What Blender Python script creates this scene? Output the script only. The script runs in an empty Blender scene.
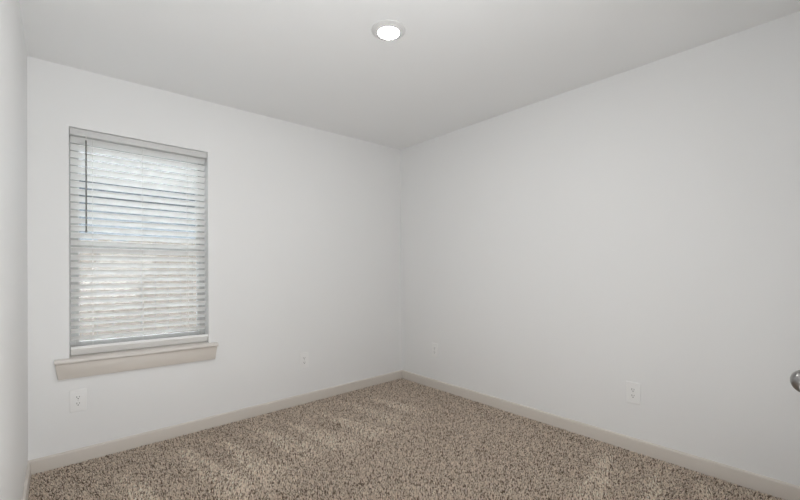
import bpy, bmesh, math, random
import numpy as np
from mathutils import Matrix, Vector

random.seed(7)
rng = np.random.default_rng(11)
S = bpy.context.scene
C = S.collection
R = math.radians
PI = math.pi

# ------------------------------------------------------------------ camera
F_PX, PY0 = 391.4023, 262.878
YAW, ROLL, PITCH = R(41.2165), R(0.5037), R(0.4109)
CAM = Vector((-2.7721, -3.145, 1.1946))
fw = Vector((math.sin(YAW) * math.cos(PITCH), math.cos(YAW) * math.cos(PITCH), math.sin(PITCH)))
rt = Vector((math.cos(YAW), -math.sin(YAW), 0))
up = rt.cross(fw)
cr, sr = math.cos(ROLL), math.sin(ROLL)
RT = rt * cr - up * sr
UP = rt * sr + up * cr
cd = bpy.data.cameras.new('camera')
cam = bpy.data.objects.new('camera', cd)
C.objects.link(cam)
cam.matrix_world = Matrix(((RT.x, UP.x, -fw.x, CAM.x), (RT.y, UP.y, -fw.y, CAM.y), (RT.z, UP.z, -fw.z, CAM.z), (0, 0, 0, 1)))
cd.sensor_fit = 'HORIZONTAL'
cd.sensor_width = 36.0
cd.lens = F_PX / 800 * 36.0
cd.shift_y = (PY0 - 250) / 800
cd.clip_start = 0.02
S.camera = cam

# ------------------------------------------------------------------ world, sun, large lights, exposure
W = bpy.data.worlds.new('sky')
S.world = W
W.use_nodes = True
wn = W.node_tree.nodes
wn['Background'].inputs[0].default_value = (0.86, 0.93, 1.0, 1)
wn['Background'].inputs[1].default_value = 10.0

sd = bpy.data.lights.new('sun', 'SUN')
sd.energy = 0.6
sd.angle = R(1.0)
so = bpy.data.objects.new('sun', sd)
C.objects.link(so)
so.rotation_euler = (R(48), 0, R(-25))        # from behind the house: lights the neighbour's fence, not the room

hd = bpy.data.lights.new('hall_fill', 'AREA')
hd.shape = 'RECTANGLE'
hd.size, hd.size_y = 1.15, 2.0
hd.energy = 24.0
hd.color = (0.985, 0.995, 1.0)
ho = bpy.data.objects.new('hall_fill', hd)
C.objects.link(ho)
ho.location = (-2.28, -3.45, 0.55)            # added fill light behind the camera, tilted up; no real source
ho.rotation_euler = (R(152), 0, R(-15))

h2 = bpy.data.lights.new('hall_side_fill', 'AREA')
h2.shape = 'RECTANGLE'
h2.size, h2.size_y = 1.15, 2.0
h2.energy = 25.0
h2.color = (0.985, 0.995, 1.0)
h2o = bpy.data.objects.new('hall_side_fill', h2)
C.objects.link(h2o)
h2o.location = (-2.1, -3.45, 1.2)              # second fill light added behind the camera to even out the walls
h2o.rotation_euler = (R(120), 0, R(60))

S.view_settings.view_transform = 'Standard'
S.view_settings.look = 'None'
S.view_settings.exposure = 0.0
S.view_settings.gamma = 1.0
S.view_settings.use_curve_mapping = False
S.cycles.use_denoising = True
S.cycles.denoiser = 'OPENIMAGEDENOISE'
S.cycles.denoising_input_passes = 'RGB_ALBEDO_NORMAL'
S.cycles.max_bounces = 14
S.cycles.diffuse_bounces = 9
S.cycles.transparent_max_bounces = 16
S.cycles.sample_clamp_indirect = 6.0

# ------------------------------------------------------------------ materials
def new_mat(name):
    m = bpy.data.materials.new(name)
    m.use_nodes = True
    nt = m.node_tree
    return m, nt, nt.nodes['Principled BSDF']

def paint(name, col, rough=0.5, spec=0.5, metallic=0.0, bump=0.0, bscale=200.0, var=0.0):
    m, nt, b = new_mat(name)
    b.inputs['Base Color'].default_value = (*col, 1)
    b.inputs['Roughness'].default_value = rough
    b.inputs['Specular IOR Level'].default_value = spec
    b.inputs['Metallic'].default_value = metallic
    tc = nt.nodes.new('ShaderNodeTexCoord')
    if bump:
        n = nt.nodes.new('ShaderNodeTexNoise')
        n.inputs['Scale'].default_value = bscale
        n.inputs['Detail'].default_value = 3
        nt.links.new(tc.outputs['Object'], n.inputs['Vector'])
        bp = nt.nodes.new('ShaderNodeBump')
        bp.inputs['Strength'].default_value = bump
        bp.inputs['Distance'].default_value = 0.002
        nt.links.new(n.outputs['Fac'], bp.inputs['Height'])
        nt.links.new(bp.outputs['Normal'], b.inputs['Normal'])
    if var:
        n2 = nt.nodes.new('ShaderNodeTexNoise')
        n2.inputs['Scale'].default_value = 1.7
        nt.links.new(tc.outputs['Object'], n2.inputs['Vector'])
        mr = nt.nodes.new('ShaderNodeMapRange')
        mr.inputs['To Min'].default_value = 1 - var
        mr.inputs['To Max'].default_value = 1 + var
        nt.links.new(n2.outputs['Fac'], mr.inputs['Value'])
        mx = nt.nodes.new('ShaderNodeVectorMath')
        mx.operation = 'SCALE'
        mx.inputs[0].default_value = col
        nt.links.new(mr.outputs['Result'], mx.inputs['Scale'])
        nt.links.new(mx.outputs[0], b.inputs['Base Color'])
    return m

M = {}
M['wall'] = paint('wall_paint', (0.80, 0.803, 0.803), 0.5, 0.5, bump=0.12, bscale=140, var=0.012)
M['ceiling'] = paint('ceiling_paint', (0.84, 0.843, 0.843), 0.85, 0.2, bump=0.15, bscale=120, var=0.012)
M['trim'] = paint('trim_paint', (0.63, 0.585, 0.535), 0.38, 0.5, bump=0.03, bscale=60)
M['sill'] = paint('sill_tone', (0.70, 0.665, 0.625), 0.35, 0.5)  # a paler tone than the trim
M['door'] = paint('door_paint', (0.66, 0.63, 0.59), 0.4, 0.5)
M['vinyl'] = paint('window_vinyl_shaded', (0.52, 0.52, 0.515), 0.4, 0.5)  # greyed: the shade on the white frame is put into its colour
M['steel'] = paint('headrail_enamel', (0.63, 0.63, 0.625), 0.4, 0.5)
M['rail'] = paint('bottom_rail_vinyl', (0.86, 0.86, 0.85), 0.4, 0.5)
M['plastic'] = paint('outlet_plastic', (0.83, 0.83, 0.825), 0.3, 0.5)
M['slot'] = paint('slot_shadow', (0.03, 0.03, 0.03), 0.6, 0.3)
M['nickel'] = paint('brushed_nickel', (0.33, 0.325, 0.32), 0.28, 0.5, metallic=1.0)
M['screw'] = paint('screw_paint', (0.7, 0.7, 0.69), 0.4, 0.5)
M['wand'] = paint('wand_acrylic', (0.16, 0.16, 0.155), 0.25, 0.5)
M['cord'] = paint('cord_white', (0.72, 0.71, 0.69), 0.8, 0.2)
M['lamp_trim'] = paint('lamp_trim_white', (0.68, 0.68, 0.675), 0.3, 0.5)
M['backing'] = paint('carpet_backing', (0.10, 0.085, 0.07), 0.95, 0.1)
M['soil'] = paint('ground_bounce', (0.58, 0.56, 0.53), 0.9, 0.2, bump=0.4, bscale=30, var=0.2)  # unseen ground, coloured pale to send daylight up to the ceiling
M['shingle'] = paint('roof_shingle', (0.07, 0.068, 0.068), 0.9, 0.2, bump=0.4, bscale=40, var=0.2)
M['fascia'] = paint('fascia_paint', (0.03, 0.033, 0.04), 0.6, 0.3)
M['siding'] = paint('siding_paint', (0.14, 0.15, 0.165), 0.7, 0.3)

def slat_mat():
    m, nt, b = new_mat('blind_slat_vinyl')
    out = nt.nodes['Material Output']
    b.inputs['Base Color'].default_value = (0.95, 0.95, 0.945, 1)
    b.inputs['Roughness'].default_value = 0.45
    b.inputs['Specular IOR Level'].default_value = 0.4
    t = nt.nodes.new('ShaderNodeBsdfTranslucent')
    t.inputs['Color'].default_value = (0.95, 0.945, 0.93, 1)
    mx = nt.nodes.new('ShaderNodeMixShader')
    mx.inputs[0].default_value = 0.48
    nt.links.new(b.outputs[0], mx.inputs[1])
    nt.links.new(t.outputs[0], mx.inputs[2])
    nt.links.new(mx.outputs[0], out.inputs['Surface'])
    return m
M['slat'] = slat_mat()

def glass_mat():
    m, nt, b = new_mat('window_glass')
    out = nt.nodes['Material Output']
    tr = nt.nodes.new('ShaderNodeBsdfTransparent')
    tr.inputs['Color'].default_value = (0.93, 0.95, 0.95, 1)
    gl = nt.nodes.new('ShaderNodeBsdfGlossy')
    gl.inputs['Roughness'].default_value = 0.02
    fr = nt.nodes.new('ShaderNodeFresnel')
    fr.inputs['IOR'].default_value = 1.45
    mx = nt.nodes.new('ShaderNodeMixShader')
    nt.links.new(fr.outputs[0], mx.inputs[0])
    nt.links.new(tr.outputs[0], mx.inputs[1])
    nt.links.new(gl.outputs[0], mx.inputs[2])
    nt.links.new(mx.outputs[0], out.inputs['Surface'])
    return m
M['glass'] = glass_mat()

def lens_mat():
    m, nt, b = new_mat('lamp_lens')
    b.inputs['Base Color'].default_value = (0.9, 0.9, 0.9, 1)
    b.inputs['Emission Color'].default_value = (1.0, 0.99, 0.975, 1)
    b.inputs['Emission Strength'].default_value = 172.0
    return m
M['lens'] = lens_mat()

def carpet_mat():
    m, nt, b = new_mat('carpet_yarn')
    a = nt.nodes.new('ShaderNodeAttribute')
    a.attribute_name = 'yarn'
    nt.links.new(a.outputs['Color'], b.inputs['Base Color'])
    b.inputs['Roughness'].default_value = 0.95
    b.inputs['Specular IOR Level'].default_value = 0.1
    return m
M['yarn'] = carpet_mat()

def fence_mat():
    m, nt, b = new_mat('fence_cedar')
    tc = nt.nodes.new('ShaderNodeTexCoord')
    mp = nt.nodes.new('ShaderNodeMapping')
    mp.inputs['Scale'].default_value = (9.0, 9.0, 0.7)
    n = nt.nodes.new('ShaderNodeTexNoise')
    n.inputs['Scale'].default_value = 2.2
    n.inputs['Detail'].default_value = 5
    cr_ = nt.nodes.new('ShaderNodeValToRGB')
    cr_.color_ramp.elements[0].color = (0.075, 0.058, 0.046, 1)
    cr_.color_ramp.elements[1].color = (0.125, 0.103, 0.086, 1)
    nt.links.new(tc.outputs['Object'], mp.inputs['Vector'])
    nt.links.new(mp.outputs[0], n.inputs['Vector'])
    nt.links.new(n.outputs['Fac'], cr_.inputs[0])
    nt.links.new(cr_.outputs[0], b.inputs['Base Color'])
    b.inputs['Roughness'].default_value = 0.85
    return m
M['fence'] = fence_mat()

# ------------------------------------------------------------------ helpers
def add_box(bm, x0, x1, y0, y1, z0, z1, bevel=0.0, seg=2, mtx=None):
    r = bmesh.ops.create_cube(bm, size=1.0)
    vs = r['verts']
    bmesh.ops.scale(bm, vec=(x1 - x0, y1 - y0, z1 - z0), verts=vs)
    bmesh.ops.translate(bm, vec=((x0 + x1) / 2, (y0 + y1) / 2, (z0 + z1) / 2), verts=vs)
    if bevel:
        es = list({e for v in vs for e in v.link_edges})
        rr = bmesh.ops.bevel(bm, geom=es, offset=bevel, segments=seg, profile=0.5, affect='EDGES')
        vs = list({v for f in rr['faces'] for v in f.verts} | {v for v in vs if v.is_valid})
    if mtx is not None:
        bmesh.ops.transform(bm, matrix=mtx, verts=vs)
    return vs

def add_prism(bm, prof, a0, a1, axis):
    """prof: closed 2-D outline; extruded along x (prof = y,z) or y (prof = x,z)"""
    def pt(u, v, a):
        return (a, u, v) if axis == 'x' else (u, a, v)
    A = [bm.verts.new(pt(u, v, a0)) for u, v in prof]
    B = [bm.verts.new(pt(u, v, a1)) for u, v in prof]
    n = len(prof)
    for i in range(n):
        bm.faces.new((A[i], A[(i + 1) % n], B[(i + 1) % n], B[i]))
    bm.faces.new(A)
    bm.faces.new(B)

def add_lathe(bm, prof, seg=48, mtx=None):
    """prof: (r, z) list turned about z"""
    rings = []
    for r, z in prof:
        if r < 1e-6:
            rings.append([bm.verts.new((0, 0, z))])
        else:
            rings.append([bm.verts.new((r * math.cos(2 * PI * i / seg), r * math.sin(2 * PI * i / seg), z)) for i in range(seg)])
    for a, b in zip(rings, rings[1:]):
        for i in range(seg):
            j = (i + 1) % seg
            if len(a) == 1 and len(b) == 1:
                continue
            if len(a) == 1:
                bm.faces.new((a[0], b[j], b[i]))
            elif len(b) == 1:
                bm.faces.new((a[i], a[j], b[0]))
            else:
                bm.faces.new((a[i], a[j], b[j], b[i]))
    vs = [v for r in rings for v in r]
    if mtx is not None:
        bmesh.ops.transform(bm, matrix=mtx, verts=vs)

def add_tube(bm, pts, rad, seg=8):
    pts = [Vector(p) for p in pts]
    rings = []
    for i, p in enumerate(pts):
        d = (pts[min(i + 1, len(pts) - 1)] - pts[max(i - 1, 0)]).normalized()
        u = d.cross(Vector((0.31, 0.9, 0.2))).normalized()
        v = d.cross(u)
        rings.append([bm.verts.new(p + (u * math.cos(2 * PI * k / seg) + v * math.sin(2 * PI * k / seg)) * rad) for k in range(seg)])
    for a, b in zip(rings, rings[1:]):
        for k in range(seg):
            bm.faces.new((a[k], a[(k + 1) % seg], b[(k + 1) % seg], b[k]))
    bm.faces.new(rings[0])
    bm.faces.new(rings[-1])

def obj(name, bm, mat, parent=None, smooth=None):
    bmesh.ops.recalc_face_normals(bm, faces=bm.faces)
    me = bpy.data.meshes.new(name)
    bm.to_mesh(me)
    bm.free()
    me.materials.append(M[mat])
    if smooth:
        for p in me.polygons:
            p.use_smooth = True
        me.set_sharp_from_angle(angle=R(smooth))
    o = bpy.data.objects.new(name, me)
    C.objects.link(o)
    if parent:
        o.parent = parent
    return o

def tag(o, label=None, cat=None, group=None, kind=None):
    for k, v in (('label', label), ('category', cat), ('group', group), ('kind', kind)):
        if v:
            o[k] = v
    return o

def empty(name, loc=(0, 0, 0), rot=(0, 0, 0)):
    o = bpy.data.objects.new(name, None)
    o.empty_display_size = 0.1
    C.objects.link(o)
    o.location = loc
    o.rotation_euler = rot
    return o

def struct(name, bm, mat, label, cat, smooth=None):
    return tag(obj(name, bm, mat, smooth=smooth), label, cat, kind='structure')

# ------------------------------------------------------------------ room shell
H = 2.44
WL = 2.9022                 # room width; window wall is y = 0, right wall is x = 0
YN = -3.142                 # near wall with the door
HX = -1.66                  # right jamb of the hall opening
YH = -4.75                  # far end of the hall
FZ = -0.014                 # underlay
XC, ZSK = -2.3215, -0.018   # the window unit hangs a hair out of level
WX0, WX1, WZ0, WZ1 = -2.716, -1.922, 0.625, 2.065
WT = 0.165

bm = bmesh.new()
add_box(bm, -WL - 0.12, 0.12, YH - 0.12, 0.2, FZ - 0.1, FZ)
struct('floor', bm, 'backing', 'brown woven floor backing under the beige carpet', 'floor')

bm = bmesh.new()
add_box(bm, -WL - 0.12, 0.12, YH - 0.12, WT, H, H + 0.12)
struct('ceiling', bm, 'ceiling', 'flat off-white painted ceiling with one round light', 'ceiling')

# window wall: a frame of wall around the (slightly skewed) opening, with drywall returns
def zsk(z, x):
    return z + ZSK * (x - XC)
bm = bmesh.new()
X0, X1 = -WL, 0.12
outer = [(X0, FZ), (X1, FZ), (X1, H), (X0, H)]
inner = [(WX0, zsk(WZ0, WX0)), (WX1, zsk(WZ0, WX1)), (WX1, zsk(WZ1, WX1)), (WX0, zsk(WZ1, WX0))]
of = [bm.verts.new((x, 0, z)) for x, z in outer]
ob = [bm.verts.new((x, WT, z)) for x, z in outer]
jf = [bm.verts.new((x, 0, z)) for x, z in inner]
jb = [bm.verts.new((x, WT, z)) for x, z in inner]
for i in range(4):
    j = (i + 1) % 4
    bm.faces.new((of[i], of[j], jf[j], jf[i]))
    bm.faces.new((ob[i], ob[j], jb[j], jb[i]))
    bm.faces.new((jf[i], jf[j], jb[j], jb[i]))
    bm.faces.new((of[i], of[j], ob[j], ob[i]))
es = [e for e in bm.edges if e.verts[0] in jf and e.verts[1] in jf]
bmesh.ops.bevel(bm, geom=es, offset=0.004, segments=3, profile=0.5, affect='EDGES')
struct('wall_back', bm, 'wall', 'pale grey painted wall holding the window with the white blind', 'wall', smooth=40)

bm = bmesh.new()
add_box(bm, 0, 0.12, YN - 0.12, 0, FZ, H)
struct('wall_right', bm, 'wall', 'long blank pale grey wall on the right with two outlets', 'wall')
bm = bmesh.new()
add_box(bm, -WL - 0.12, -WL, YH - 0.12, WT, FZ, H)
struct('wall_left', bm, 'wall', 'narrow slice of pale wall at the left edge of the photo', 'wall')

DX0, DX1, DZ1 = -1.48, -0.72, 2.03     # door opening in the near wall
bm = bmesh.new()
add_box(bm, HX, DX0 - 0.02, YN - 0.115, YN, FZ, H)
add_box(bm, DX1 + 0.02, 0, YN - 0.115, YN, FZ, H)
add_box(bm, DX0 - 0.02, DX1 + 0.02, YN - 0.115, YN, DZ1 + 0.02, H)
struct('wall_front', bm, 'wall', 'pale grey wall out of frame carrying the door on the right', 'wall')
bm = bmesh.new()
add_box(bm, HX, HX + 0.115, YH, YN - 0.115, FZ, H)
struct('wall_hall', bm, 'wall', 'pale grey hall wall behind the camera', 'wall')
bm = bmesh.new()
add_box(bm, -WL, HX + 0.115, YH - 0.12, YH, FZ, H)
struct('wall_end', bm, 'wall', 'pale grey end wall of the hall behind the camera', 'wall')
bm = bmesh.new()
add_box(bm, DX0 - 0.3, DX1 + 0.3, YN - 0.16, YN - 0.12, FZ, H)
struct('wall_closet', bm, 'wall', 'pale closet wall closed off behind the door', 'wall')

# baseboards
def base_prof(s):
    """(distance from wall, z)"""
    return [(0, FZ), (s * 0.0135, FZ), (s * 0.0135, 0.070), (s * 0.0125, 0.075), (s * 0.009, 0.080), (s * 0.006, 0.082), (0, 0.082)]
bm = bmesh.new()
add_prism(bm, base_prof(-1), -WL, 0, 'x')
struct('baseboard_back', bm, 'trim', 'greige baseboard along the window wall', 'baseboard', smooth=50)
bm = bmesh.new()
add_prism(bm, base_prof(-1), YN, -0.0135, 'y')
struct('baseboard_right', bm, 'trim', 'greige baseboard along the long right wall', 'baseboard', smooth=50)
bm = bmesh.new()
add_prism(bm, [(-WL + a, z) for a, z in base_prof(1)], YH, -0.0135, 'y')
struct('baseboard_left', bm, 'trim', 'greige baseboard at the foot of the left wall', 'baseboard', smooth=50)
bm = bmesh.new()
for a, b in ((HX, DX0 - 0.075), (DX1 + 0.075, -0.0135)):
    add_prism(bm, [(YN + u, z) for u, z in base_prof(1)], a, b, 'x')
struct('baseboard_front', bm, 'trim', 'greige baseboard beside the door out of frame', 'baseboard', smooth=50)

# ------------------------------------------------------------------ window
WIN = empty('window_1', (XC, 0, 0))
tag(WIN, 'single-hung white window behind the blind with a greige sill', 'window', kind='structure')
def wx(x):
    return x - XC
FY0, FY1 = 0.098, 0.16
bm = bmesh.new()
fwid = 0.034
x0, x1 = wx(WX0), wx(WX1)
add_box(bm, x0, x0 + fwid, FY0, FY1, WZ0, WZ1, 0.003)
add_box(bm, x1 - fwid, x1, FY0, FY1, WZ0, WZ1, 0.003)
add_box(bm, x0 + fwid, x1 - fwid, FY0, FY1, WZ1 - fwid, WZ1, 0.003)
add_box(bm, x0 + fwid, x1 - fwid, FY0, FY1, WZ0, WZ0 + 0.06, 0.003)
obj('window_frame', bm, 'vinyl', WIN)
def sash(name, z0, z1, ya, yb):
    bm = bmesh.new()
    a, b, w = x0 + fwid, x1 - fwid, 0.018
    add_box(bm, a, a + w, ya, yb, z0, z1, 0.002)
    add_box(bm, b - w, b, ya, yb, z0, z1, 0.002)
    add_box(bm, a + w, b - w, ya, yb, z0, z0 + 0.034, 0.002)
    add_box(bm, a + w, b - w, ya, yb, z1 - 0.034, z1, 0.002)
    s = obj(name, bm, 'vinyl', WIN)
    bm = bmesh.new()
    ym = (ya + yb) / 2
    add_box(bm, a + w - 0.004, b - w + 0.004, ym - 0.002, ym + 0.002, z0 + 0.03, z1 - 0.03)
    obj('glass_pane', bm, 'glass', s)
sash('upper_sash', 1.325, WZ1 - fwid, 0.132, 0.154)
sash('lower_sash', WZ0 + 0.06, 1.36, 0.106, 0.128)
# sill board (stool) with horns, and the apron below it
bm = bmesh.new()
zt, zb = 0.638, 0.609
add_prism(bm, [(0.097, zb), (-0.024, zb), (-0.030, zb + 0.0015), (-0.0335, zb + 0.005), (-0.035, zb + 0.010), (-0.034, zb + 0.015), (-0.030, zt - 0.0075), (-0.023, zt - 0.003), (-0.013, zt), (0.097, zt)], x0 + 0.001, x1 - 0.001, 'x')
for a, b in ((wx(-2.787), x0 + 0.001), (x1 - 0.001, wx(-1.863))):
    add_prism(bm, [(-0.0005, zb), (-0.024, zb), (-0.030, zb + 0.0015), (-0.0335, zb + 0.005), (-0.035, zb + 0.010), (-0.034, zb + 0.015), (-0.030, zt - 0.0075), (-0.023, zt - 0.003), (-0.013, zt), (-0.0005, zt)], a, b, 'x')
obj('window_sill', bm, 'sill', WIN, smooth=50)
bm = bmesh.new()
al, ar = wx(-2.783), wx(-1.868)
za, zt2 = 0.515, zb
pr = [(al, zt2), (ar, zt2), (ar - 0.004, zt2 - 0.012), (ar - 0.012, za + 0.004), (ar - 0.016, za), (al + 0.016, za), (al + 0.012, za + 0.004), (al + 0.004, zt2 - 0.012)]
add_prism(bm, pr, -0.0175, -0.0004, 'y')
es = [e for e in bm.edges if abs(e.verts[0].co.y + 0.0175) < 1e-5 and abs(e.verts[1].co.y + 0.0175) < 1e-5]
bmesh.ops.bevel(bm, geom=es, offset=0.003, segments=2, profile=0.5, affect='EDGES')
obj('apron', bm, 'trim', WIN, smooth=40)

# ------------------------------------------------------------------ blind
BL = empty('window_blind', (XC, 0, 0))
tag(BL, 'white two-inch horizontal slat blind filling the window', 'blind')
bm = bmesh.new()
add_box(bm, x0 + 0.003, x1 - 0.003, 0.014, 0.070, 2.022, WZ1 - 0.003, 0.002)
obj('headrail', bm, 'steel', BL, smooth=40)
SP, Z0, NS, TH, SW, SY = 0.0462, 1.997, 28, R(35), 0.050, 0.046
sx0, sx1 = x0 + 0.007, x1 - 0.009
bm = bmesh.new()
for k in range(NS):
    zc = Z0 - k * SP
    th0 = TH + R(random.uniform(-3.0, 3.0))
    th1 = th0 + R(random.uniform(-2.0, 2.0))
    dz1 = random.uniform(-0.0015, 0.0015)
    rows = []
    n = 7
    for (xx, th, dz) in ((sx0, th0, 0), ((sx0 + sx1) / 2, (th0 + th1) / 2, -0.0008 + random.uniform(-0.0006, 0.0006)), (sx1, th1, dz1)):
        top, bot = [], []
        for i in range(n):
            u = (i / (n - 1) - 0.5) * SW                 # + is the room side
            crown = 0.0022 * (1 - (2 * u / SW) ** 2)
            for lst, t in ((top, 0.0013), (bot, -0.0013)):
                w = crown + t
                # room edge (towards -y) tips upward
                yy = SY - u * math.cos(th) + w * math.sin(th)
                zz = zc + dz + u * math.sin(th) + w * math.cos(th)
                lst.append(bm.verts.new((xx, yy, zz)))
        rows.append(top + bot[::-1])
    for a, b in zip(rows, rows[1:]):
        for i in range(2 * n):
            j = (i + 1) % (2 * n)
            bm.faces.new((a[i], a[j], b[j], b[i]))
    bm.faces.new(rows[0])
    bm.faces.new(rows[-1])
obj('slats', bm, 'slat', BL, smooth=50)
# bottom rail, tipped like the slats, a touch nearer the room
bm = bmesh.new()
zr = 0.674
mt = Matrix.Translation((0, 0.034, zr)) @ Matrix.Rotation(-R(45), 4, 'X')
add_box(bm, sx0 + 0.001, sx1 + 0.006, -0.033, 0.033, -0.011, 0.011, 0.004, 3, mtx=mt)
br_ = obj('bottom_rail', bm, 'rail', BL, smooth=40)
for xx in (sx0 - 0.0005, sx1 + 0.0045):
    bm = bmesh.new()
    add_box(bm, xx, xx + 0.003, -0.034, 0.034, -0.012, 0.012, 0.001, 1, mtx=mt)
    obj('end_cap', bm, 'rail', br_)
# ladder cords: a front and a back string with rungs under every slat
for xw in (-2.600, -2.330, -2.052):
    bm = bmesh.new()
    c, s = math.cos(TH), math.sin(TH)
    yf, yb_, zf, zb2 = SY - 0.0275 * c, SY + 0.0275 * c, 0.0275 * s, -0.0275 * s
    add_tube(bm, [(wx(xw), yf - 0.001, 2.03), (wx(xw), yf - 0.001, zr + 0.02)], 0.0008, 6)
    add_tube(bm, [(wx(xw), yb_ + 0.001, 2.03), (wx(xw), yb_ + 0.001, zr - 0.005)], 0.0008, 6)
    for k in range(NS):
        zc = Z0 - k * SP - 0.0035
        add_tube(bm, [(wx(xw), yf, zc + zf), (wx(xw), yb_, zc + zb2)], 0.0006, 5)
    obj('ladder_cord', bm, 'cord', BL)
# tilt wand
bm = bmesh.new()
xw = wx(-2.634)
add_tube(bm, [(xw, 0.004, 1.995), (xw, 0.002, 1.70), (xw, 0.002, 1.428)], 0.0042, 6)
wd = obj('tilt_wand', bm, 'wand', BL, smooth=20)
bm = bmesh.new()
add_tube(bm, [(xw, 0.014, 2.03), (xw, 0.006, 2.028), (xw, 0.003, 2.018), (xw, 0.004, 1.99)], 0.0022, 8)
obj('wand_hook', bm, 'cord', wd, smooth=60)
bm = bmesh.new()
add_lathe(bm, [(0, -0.012), (0.004, -0.011), (0.0056, -0.006), (0.0056, 0.002), (0.0045, 0.006), (0, 0.006)], 16, Matrix.Translation((xw, 0.002, 1.424)))
obj('wand_tip', bm, 'wand', wd, smooth=40)

def skew(o):
    for ch in o.children:
        for v in ch.data.vertices:
            v.co.z += ZSK * v.co.x
        skew(ch)
skew(WIN)
skew(BL)

# ------------------------------------------------------------------ outlets
PW, PH = 0.080, 0.135
def outlet_parts(root):
    # local frame: plate faces -y, z up, wall at y = 0
    bm = bmesh.new()
    add_box(bm, -PW / 2, PW / 2, -0.0065, 0.004, -PH / 2, PH / 2)
    es = [e for e in bm.edges if abs(e.verts[0].co.y + 0.0065) < 1e-5 and abs(e.verts[1].co.y + 0.0065) < 1e-5]
    bmesh.ops.bevel(bm, geom=es, offset=0.0035, segments=3, profile=0.6, affect='EDGES')
    for v in bm.verts:
        if v.co.y > 0:
            v.co.y = -0.0003
    obj('cover_plate', bm, 'plastic', root, smooth=40)
    for zc in (0.0195, -0.0195):
        bm = bmesh.new()
        pr = []
        for i in range(40):
            a = 2 * PI * i / 40
            pr.append((0.0172 * math.cos(a), zc + max(-0.0138, min(0.0138, 0.0172 * math.sin(a)))))
        add_prism(bm, pr, -0.0064, -0.0082, 'y')
        rc = obj('receptacle', bm, 'plastic', root, smooth=40)
        bm = bmesh.new()
        add_box(bm, -0.0078, -0.0052, -0.0085, -0.0078, zc - 0.0015, zc + 0.0085)
        add_box(bm, 0.0052, 0.0074, -0.0085, -0.0078, zc - 0.0005, zc + 0.0075)
        pr = [(0.0031 * math.cos(2 * PI * i / 16), zc - 0.0078 + 0.0031 * max(-0.7, math.sin(2 * PI * i / 16))) for i in range(16)]
        add_prism(bm, pr, -0.0078, -0.0085, 'y')
        obj('slots', bm, 'slot', rc)
    bm = bmesh.new()
    add_lathe(bm, [(0, 0.0012), (0.002, 0.001), (0.0034, 0.0003), (0.0036, -0.001)], 20, Matrix.Translation((0, -0.0066, 0)) @ Matrix.Rotation(R(90), 4, 'X'))
    obj('screw', bm, 'screw', root, smooth=40)

def copy_tree(o, parent=None):
    c = o.copy()
    C.objects.link(c)
    if parent:
        c.parent = parent
    for ch in o.children:
        copy_tree(ch, c)
    return c

out0 = empty('wall_outlet', (-2.676, 0, 0.378))
outlet_parts(out0)
GRP = 'wall outlets'
spots = [
    ((-2.676, 0, 0.379), 0, 'white duplex outlet plate just below the window sill, nearest the left wall'),
    ((-1.146, 0, 0.3735), 0, 'white duplex outlet plate on the window wall, between the window and far corner'),
    ((0, -0.490, 0.3675), -PI / 2, 'small white outlet plate on the right wall, just beside the far corner'),
    ((0, -2.236, 0.369), -PI / 2, 'large white outlet plate on the right wall, nearer to the door knob'),
]
for i, (loc, rz, lab) in enumerate(spots):
    o = out0 if i == 0 else copy_tree(out0)
    o.location = loc
    o.rotation_euler = (0, 0, rz)
    tag(o, lab, 'outlet', GRP)

# ------------------------------------------------------------------ ceiling light
LT = empty('ceiling_light', (-1.452, -1.563, H))
tag(LT, 'round white flush disc light glowing on the ceiling', 'light')
bm = bmesh.new()
add_lathe(bm, [(0.0895, 0.0), (0.0905, -0.002), (0.0895, -0.0045), (0.086, -0.006), (0.075, -0.010), (0.062, -0.0165), (0.059, -0.0175), (0.0565, -0.0165), (0.055, -0.013)], 72)
obj('trim_ring', bm, 'lamp_trim', LT, smooth=50)
bm = bmesh.new()
add_lathe(bm, [(0.0562, -0.0145), (0.052, -0.0172), (0.042, -0.0195), (0.025, -0.0212), (0.0, -0.022)], 64)
obj('lens', bm, 'lens', LT, smooth=60)

# ------------------------------------------------------------------ door with the knob at the right edge of the frame
DR = empty('door_1', (DX0, YN, 0))
tag(DR, 'painted panel door at the right edge with a nickel knob', 'door', kind='structure')
dw = DX1 - DX0
bm = bmesh.new()
zb0 = 0.004
st = 0.11
yb2, yf2 = -0.036, -0.002
add_box(bm, 0.003, st, yb2, yf2, zb0, DZ1 - 0.003, 0.0015)
add_box(bm, dw - st, dw - 0.003, yb2, yf2, zb0, DZ1 - 0.003, 0.0015)
for z0_, z1_ in ((zb0, 0.24), (0.80, 0.95), (DZ1 - 0.12, DZ1 - 0.003)):
    add_box(bm, st, dw - st, yb2, yf2, z0_, z1_, 0.0015)
for z0_, z1_ in ((0.24, 0.80), (0.95, DZ1 - 0.12)):
    add_box(bm, st, dw - st, yb2 + 0.01, yf2 - 0.012, z0_, z1_)
    add_box(bm, st + 0.035, dw - st - 0.035, yb2 + 0.004, yf2 - 0.003, z0_ + 0.035, z1_ - 0.035, 0.008, 2)
obj('door_leaf', bm, 'door', DR)
KT = 0.95
kp = Vector((CAM.x + 1.4338 * KT, CAM.y + 0.0764 * KT, CAM.z - 0.3049 * KT))
kx, kz, ky = kp.x - DX0, kp.z, kp.y - YN
Rm = Matrix.Translation((kx, 0, kz)) @ Matrix.Rotation(-R(90), 4, 'X')      # local z -> +y, out of the door
bm = bmesh.new()
kr = 0.0275
c0 = ky
prof = [(0.0, -0.001), (0.011, -0.001), (0.011, 0.018), (0.0125, c0 - 0.030), (0.017, c0 - 0.025)]
for i in range(2, 25):
    a = -PI / 2 + PI * i / 24
    prof.append((kr * math.cos(a), c0 + 0.0235 * math.sin(a)))
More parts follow.
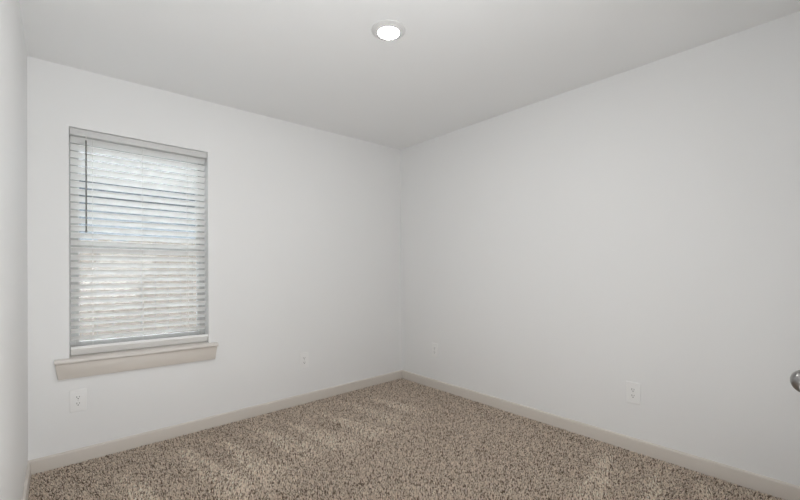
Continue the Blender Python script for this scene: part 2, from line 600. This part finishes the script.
prof[-1] = (0.0, c0 + 0.0235)
prof = prof[:4] + [p for p in prof[4:] if p[0] > 0.0130 or p[1] > c0]
add_lathe(bm, prof, 56, Rm)
kb = obj('door_knob', bm, 'nickel', DR, smooth=60)
tag(kb, 'brushed nickel round knob')
bm = bmesh.new()
add_lathe(bm, [(0.0, -0.0018), (0.0325, -0.0018), (0.0325, 0.003), (0.030, 0.006), (0.024, 0.0085), (0.0125, 0.0095)], 48, Rm)
obj('rose', bm, 'nickel', kb, smooth=40)
bm = bmesh.new()
cw = 0.058
for a, b, z0_, z1_ in ((DX0 - cw - 0.006, DX0 - 0.006, FZ, DZ1 + 0.006 + cw), (DX1 + 0.006, DX1 + 0.006 + cw, FZ, DZ1 + 0.006 + cw), (DX0 - 0.006, DX1 + 0.006, DZ1 + 0.006, DZ1 + 0.006 + cw)):
    add_box(bm, a, b, YN, YN + 0.014, z0_, z1_, 0.003)
for a, b in ((DX0 - 0.02, DX0), (DX1, DX1 + 0.02)):
    add_box(bm, a, b, YN - 0.115, YN, FZ, DZ1)
add_box(bm, DX0 - 0.02, DX1 + 0.02, YN - 0.115, YN, DZ1, DZ1 + 0.02)
struct('trim_1', bm, 'trim', 'greige casing and jamb around the panel door', 'trim')

# ------------------------------------------------------------------ yard seen in slivers between the slats
bm = bmesh.new()
add_box(bm, -14, 12, 0.2, 24, -0.5, -0.30)
struct('ground', bm, 'soil', 'unseen concrete yard outside the window, made pale to bounce light in', 'ground')
FN = empty('wooden_fence', (0, 2.7, -0.3))
tag(FN, 'tan wooden picket fence glimpsed between the lower blind slats', 'fence')
bm = bmesh.new()
x = -5.0
while x < 7.0:
    w = 0.138 + random.uniform(-0.003, 0.003)
    dy = random.uniform(-0.004, 0.004)
    add_box(bm, x, x + w, dy, dy + 0.016, 0.02, 1.83 + random.uniform(-0.01, 0.01))
    x += w + random.uniform(0.004, 0.009)
obj('pickets', bm, 'fence', FN)
bm = bmesh.new()
for z in (0.3, 0.95, 1.6):
    add_box(bm, -5, 7, 0.021, 0.059, z - 0.045, z + 0.045)
obj('rails', bm, 'fence', FN)
NB = empty('neighbour_house', (0, 4.7, -0.3))
tag(NB, 'pale house with dark eaves glimpsed between the upper blind slats', 'house')
bm = bmesh.new()
add_box(bm, -9, 11, 0, 6, 0.0, 2.75)
for i in range(15):
    z = 0.1 + i * 0.18
    add_prism(bm, [(-0.004, z), (-0.022, z), (-0.004, z + 0.175)], -9, 11, 'x')
obj('siding', bm, 'siding', NB)
bm = bmesh.new()
add_box(bm, -9.3, 11.3, -0.45, -0.41, 2.62, 2.84)
obj('fascia', bm, 'fascia', NB)
bm = bmesh.new()
add_prism(bm, [(-0.45, 2.78), (-0.45, 2.86), (3.0, 4.4), (6.45, 2.86), (6.45, 2.78)], -9.3, 11.3, 'x')
obj('roof', bm, 'shingle', NB)

# ------------------------------------------------------------------ carpet pile (uncountable yarn tufts)
pitch = 0.0068
gx = np.arange(-WL + 0.014, -0.012, pitch)
gy = np.arange(YN + 0.006, -0.012, pitch)
PX, PYg = np.meshgrid(gx, gy)
hx = np.arange(-WL + 0.014, HX - 0.004, pitch * 1.6)
hy = np.arange(YH + 0.01, YN, pitch * 1.6)
HXg, HYg = np.meshgrid(hx, hy)
px = np.concatenate([PX.ravel(), HXg.ravel()])
py = np.concatenate([PYg.ravel(), HYg.ravel()])
big = np.concatenate([np.ones(PX.size), np.full(HXg.size, 1.6)])
N = px.size
px = px + rng.uniform(-0.45, 0.45, N) * pitch
py = py + rng.uniform(-0.45, 0.45, N) * pitch
px = np.clip(px, -WL + 0.016, -0.0145)
py = np.clip(py, YH + 0.008, -0.0145)
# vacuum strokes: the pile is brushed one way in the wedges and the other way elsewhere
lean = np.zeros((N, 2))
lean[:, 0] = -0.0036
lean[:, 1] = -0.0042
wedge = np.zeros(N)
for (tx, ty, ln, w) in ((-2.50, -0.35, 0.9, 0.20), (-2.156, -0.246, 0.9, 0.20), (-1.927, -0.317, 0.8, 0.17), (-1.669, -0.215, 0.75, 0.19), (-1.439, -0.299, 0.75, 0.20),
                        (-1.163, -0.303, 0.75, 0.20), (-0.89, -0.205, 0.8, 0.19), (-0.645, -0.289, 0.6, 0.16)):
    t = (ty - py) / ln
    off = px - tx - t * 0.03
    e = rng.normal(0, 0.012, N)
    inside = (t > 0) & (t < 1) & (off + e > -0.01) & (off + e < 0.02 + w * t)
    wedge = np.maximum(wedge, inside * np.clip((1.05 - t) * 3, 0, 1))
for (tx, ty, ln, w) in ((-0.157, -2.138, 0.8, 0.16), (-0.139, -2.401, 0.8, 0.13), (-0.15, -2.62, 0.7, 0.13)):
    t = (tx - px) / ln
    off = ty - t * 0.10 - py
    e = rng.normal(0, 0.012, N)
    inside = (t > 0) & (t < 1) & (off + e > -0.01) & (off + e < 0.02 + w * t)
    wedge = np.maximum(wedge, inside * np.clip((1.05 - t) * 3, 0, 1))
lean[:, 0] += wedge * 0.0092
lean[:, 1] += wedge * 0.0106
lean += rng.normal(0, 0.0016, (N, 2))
hgt = 0.0165 + rng.normal(0, 0.0016, N) + 0.0012 * wedge
rot = rng.uniform(0, 2 * PI, N)
rb = rng.uniform(0.0033, 0.0043, N) * big
rm = rb * rng.uniform(0.75, 1.0, N)
V = np.zeros((N, 7, 3), np.float32)
for k in range(3):
    a = rot + k * 2 * PI / 3
    V[:, k, 0] = px + rb * np.cos(a)
    V[:, k, 1] = py + rb * np.sin(a)
    V[:, k, 2] = FZ
    a2 = a + 0.6
    V[:, 3 + k, 0] = px + lean[:, 0] * 0.7 + rm * np.cos(a2)
    V[:, 3 + k, 1] = py + lean[:, 1] * 0.7 + rm * np.sin(a2)
    V[:, 3 + k, 2] = FZ + hgt * 0.72 + rng.normal(0, 0.0007, N)
V[:, 6, 0] = px + lean[:, 0]
V[:, 6, 1] = py + lean[:, 1]
V[:, 6, 2] = FZ + hgt * 1.04
# keep the pile off the baseboards
V[:, :, 0] = np.clip(V[:, :, 0], -WL + 0.0138, -0.0138)
V[:, :, 1] = np.minimum(V[:, :, 1], -0.0138)
base = (np.arange(N) * 7)[:, None]
quads = np.concatenate([base + np.array([[k, (k + 1) % 3, 3 + (k + 1) % 3, 3 + k]]) for k in range(3)], 0)
tris = np.concatenate([base + np.array([[3 + k, 3 + (k + 1) % 3, 6]]) for k in range(3)], 0)
me = bpy.data.meshes.new('carpet')
nq, nt_ = len(quads), len(tris)
me.vertices.add(N * 7)
me.vertices.foreach_set('co', V.reshape(-1))
me.loops.add(nq * 4 + nt_ * 3)
me.loops.foreach_set('vertex_index', np.concatenate([quads.reshape(-1), tris.reshape(-1)]).astype(np.int32))
me.polygons.add(nq + nt_)
me.polygons.foreach_set('loop_start', np.concatenate([np.arange(nq) * 4, nq * 4 + np.arange(nt_) * 3]).astype(np.int32))
me.update(calc_edges=True)
me.validate()
pal = np.array([(0.19, 0.142, 0.105), (0.50, 0.41, 0.328), (0.70, 0.588, 0.487), (0.82, 0.705, 0.592), (0.88, 0.775, 0.665)])
pick = rng.choice(5, N, p=[0.19, 0.23, 0.26, 0.21, 0.11])
colr = pal[pick] * rng.uniform(0.9, 1.1, (N, 1)) * (1.0 + 0.16 * wedge[:, None])     # strokes painted paler, the way light catches the brushed nap
rgba = np.ones((N, 7, 4), np.float32)
tipf = np.array([1.0, 1.0, 1.0, 1.04, 1.04, 1.04, 0.82])     # cut yarn ends are darker than the sides
rgba[:, :, :3] = np.clip(colr[:, None, :] * tipf[None, :, None], 0, 0.97)
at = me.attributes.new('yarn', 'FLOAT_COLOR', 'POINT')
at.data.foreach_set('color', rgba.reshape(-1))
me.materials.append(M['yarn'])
cp = bpy.data.objects.new('carpet', me)
C.objects.link(cp)
tag(cp, 'speckled brown and beige cut pile carpet with vacuum strokes', 'carpet', kind='stuff')
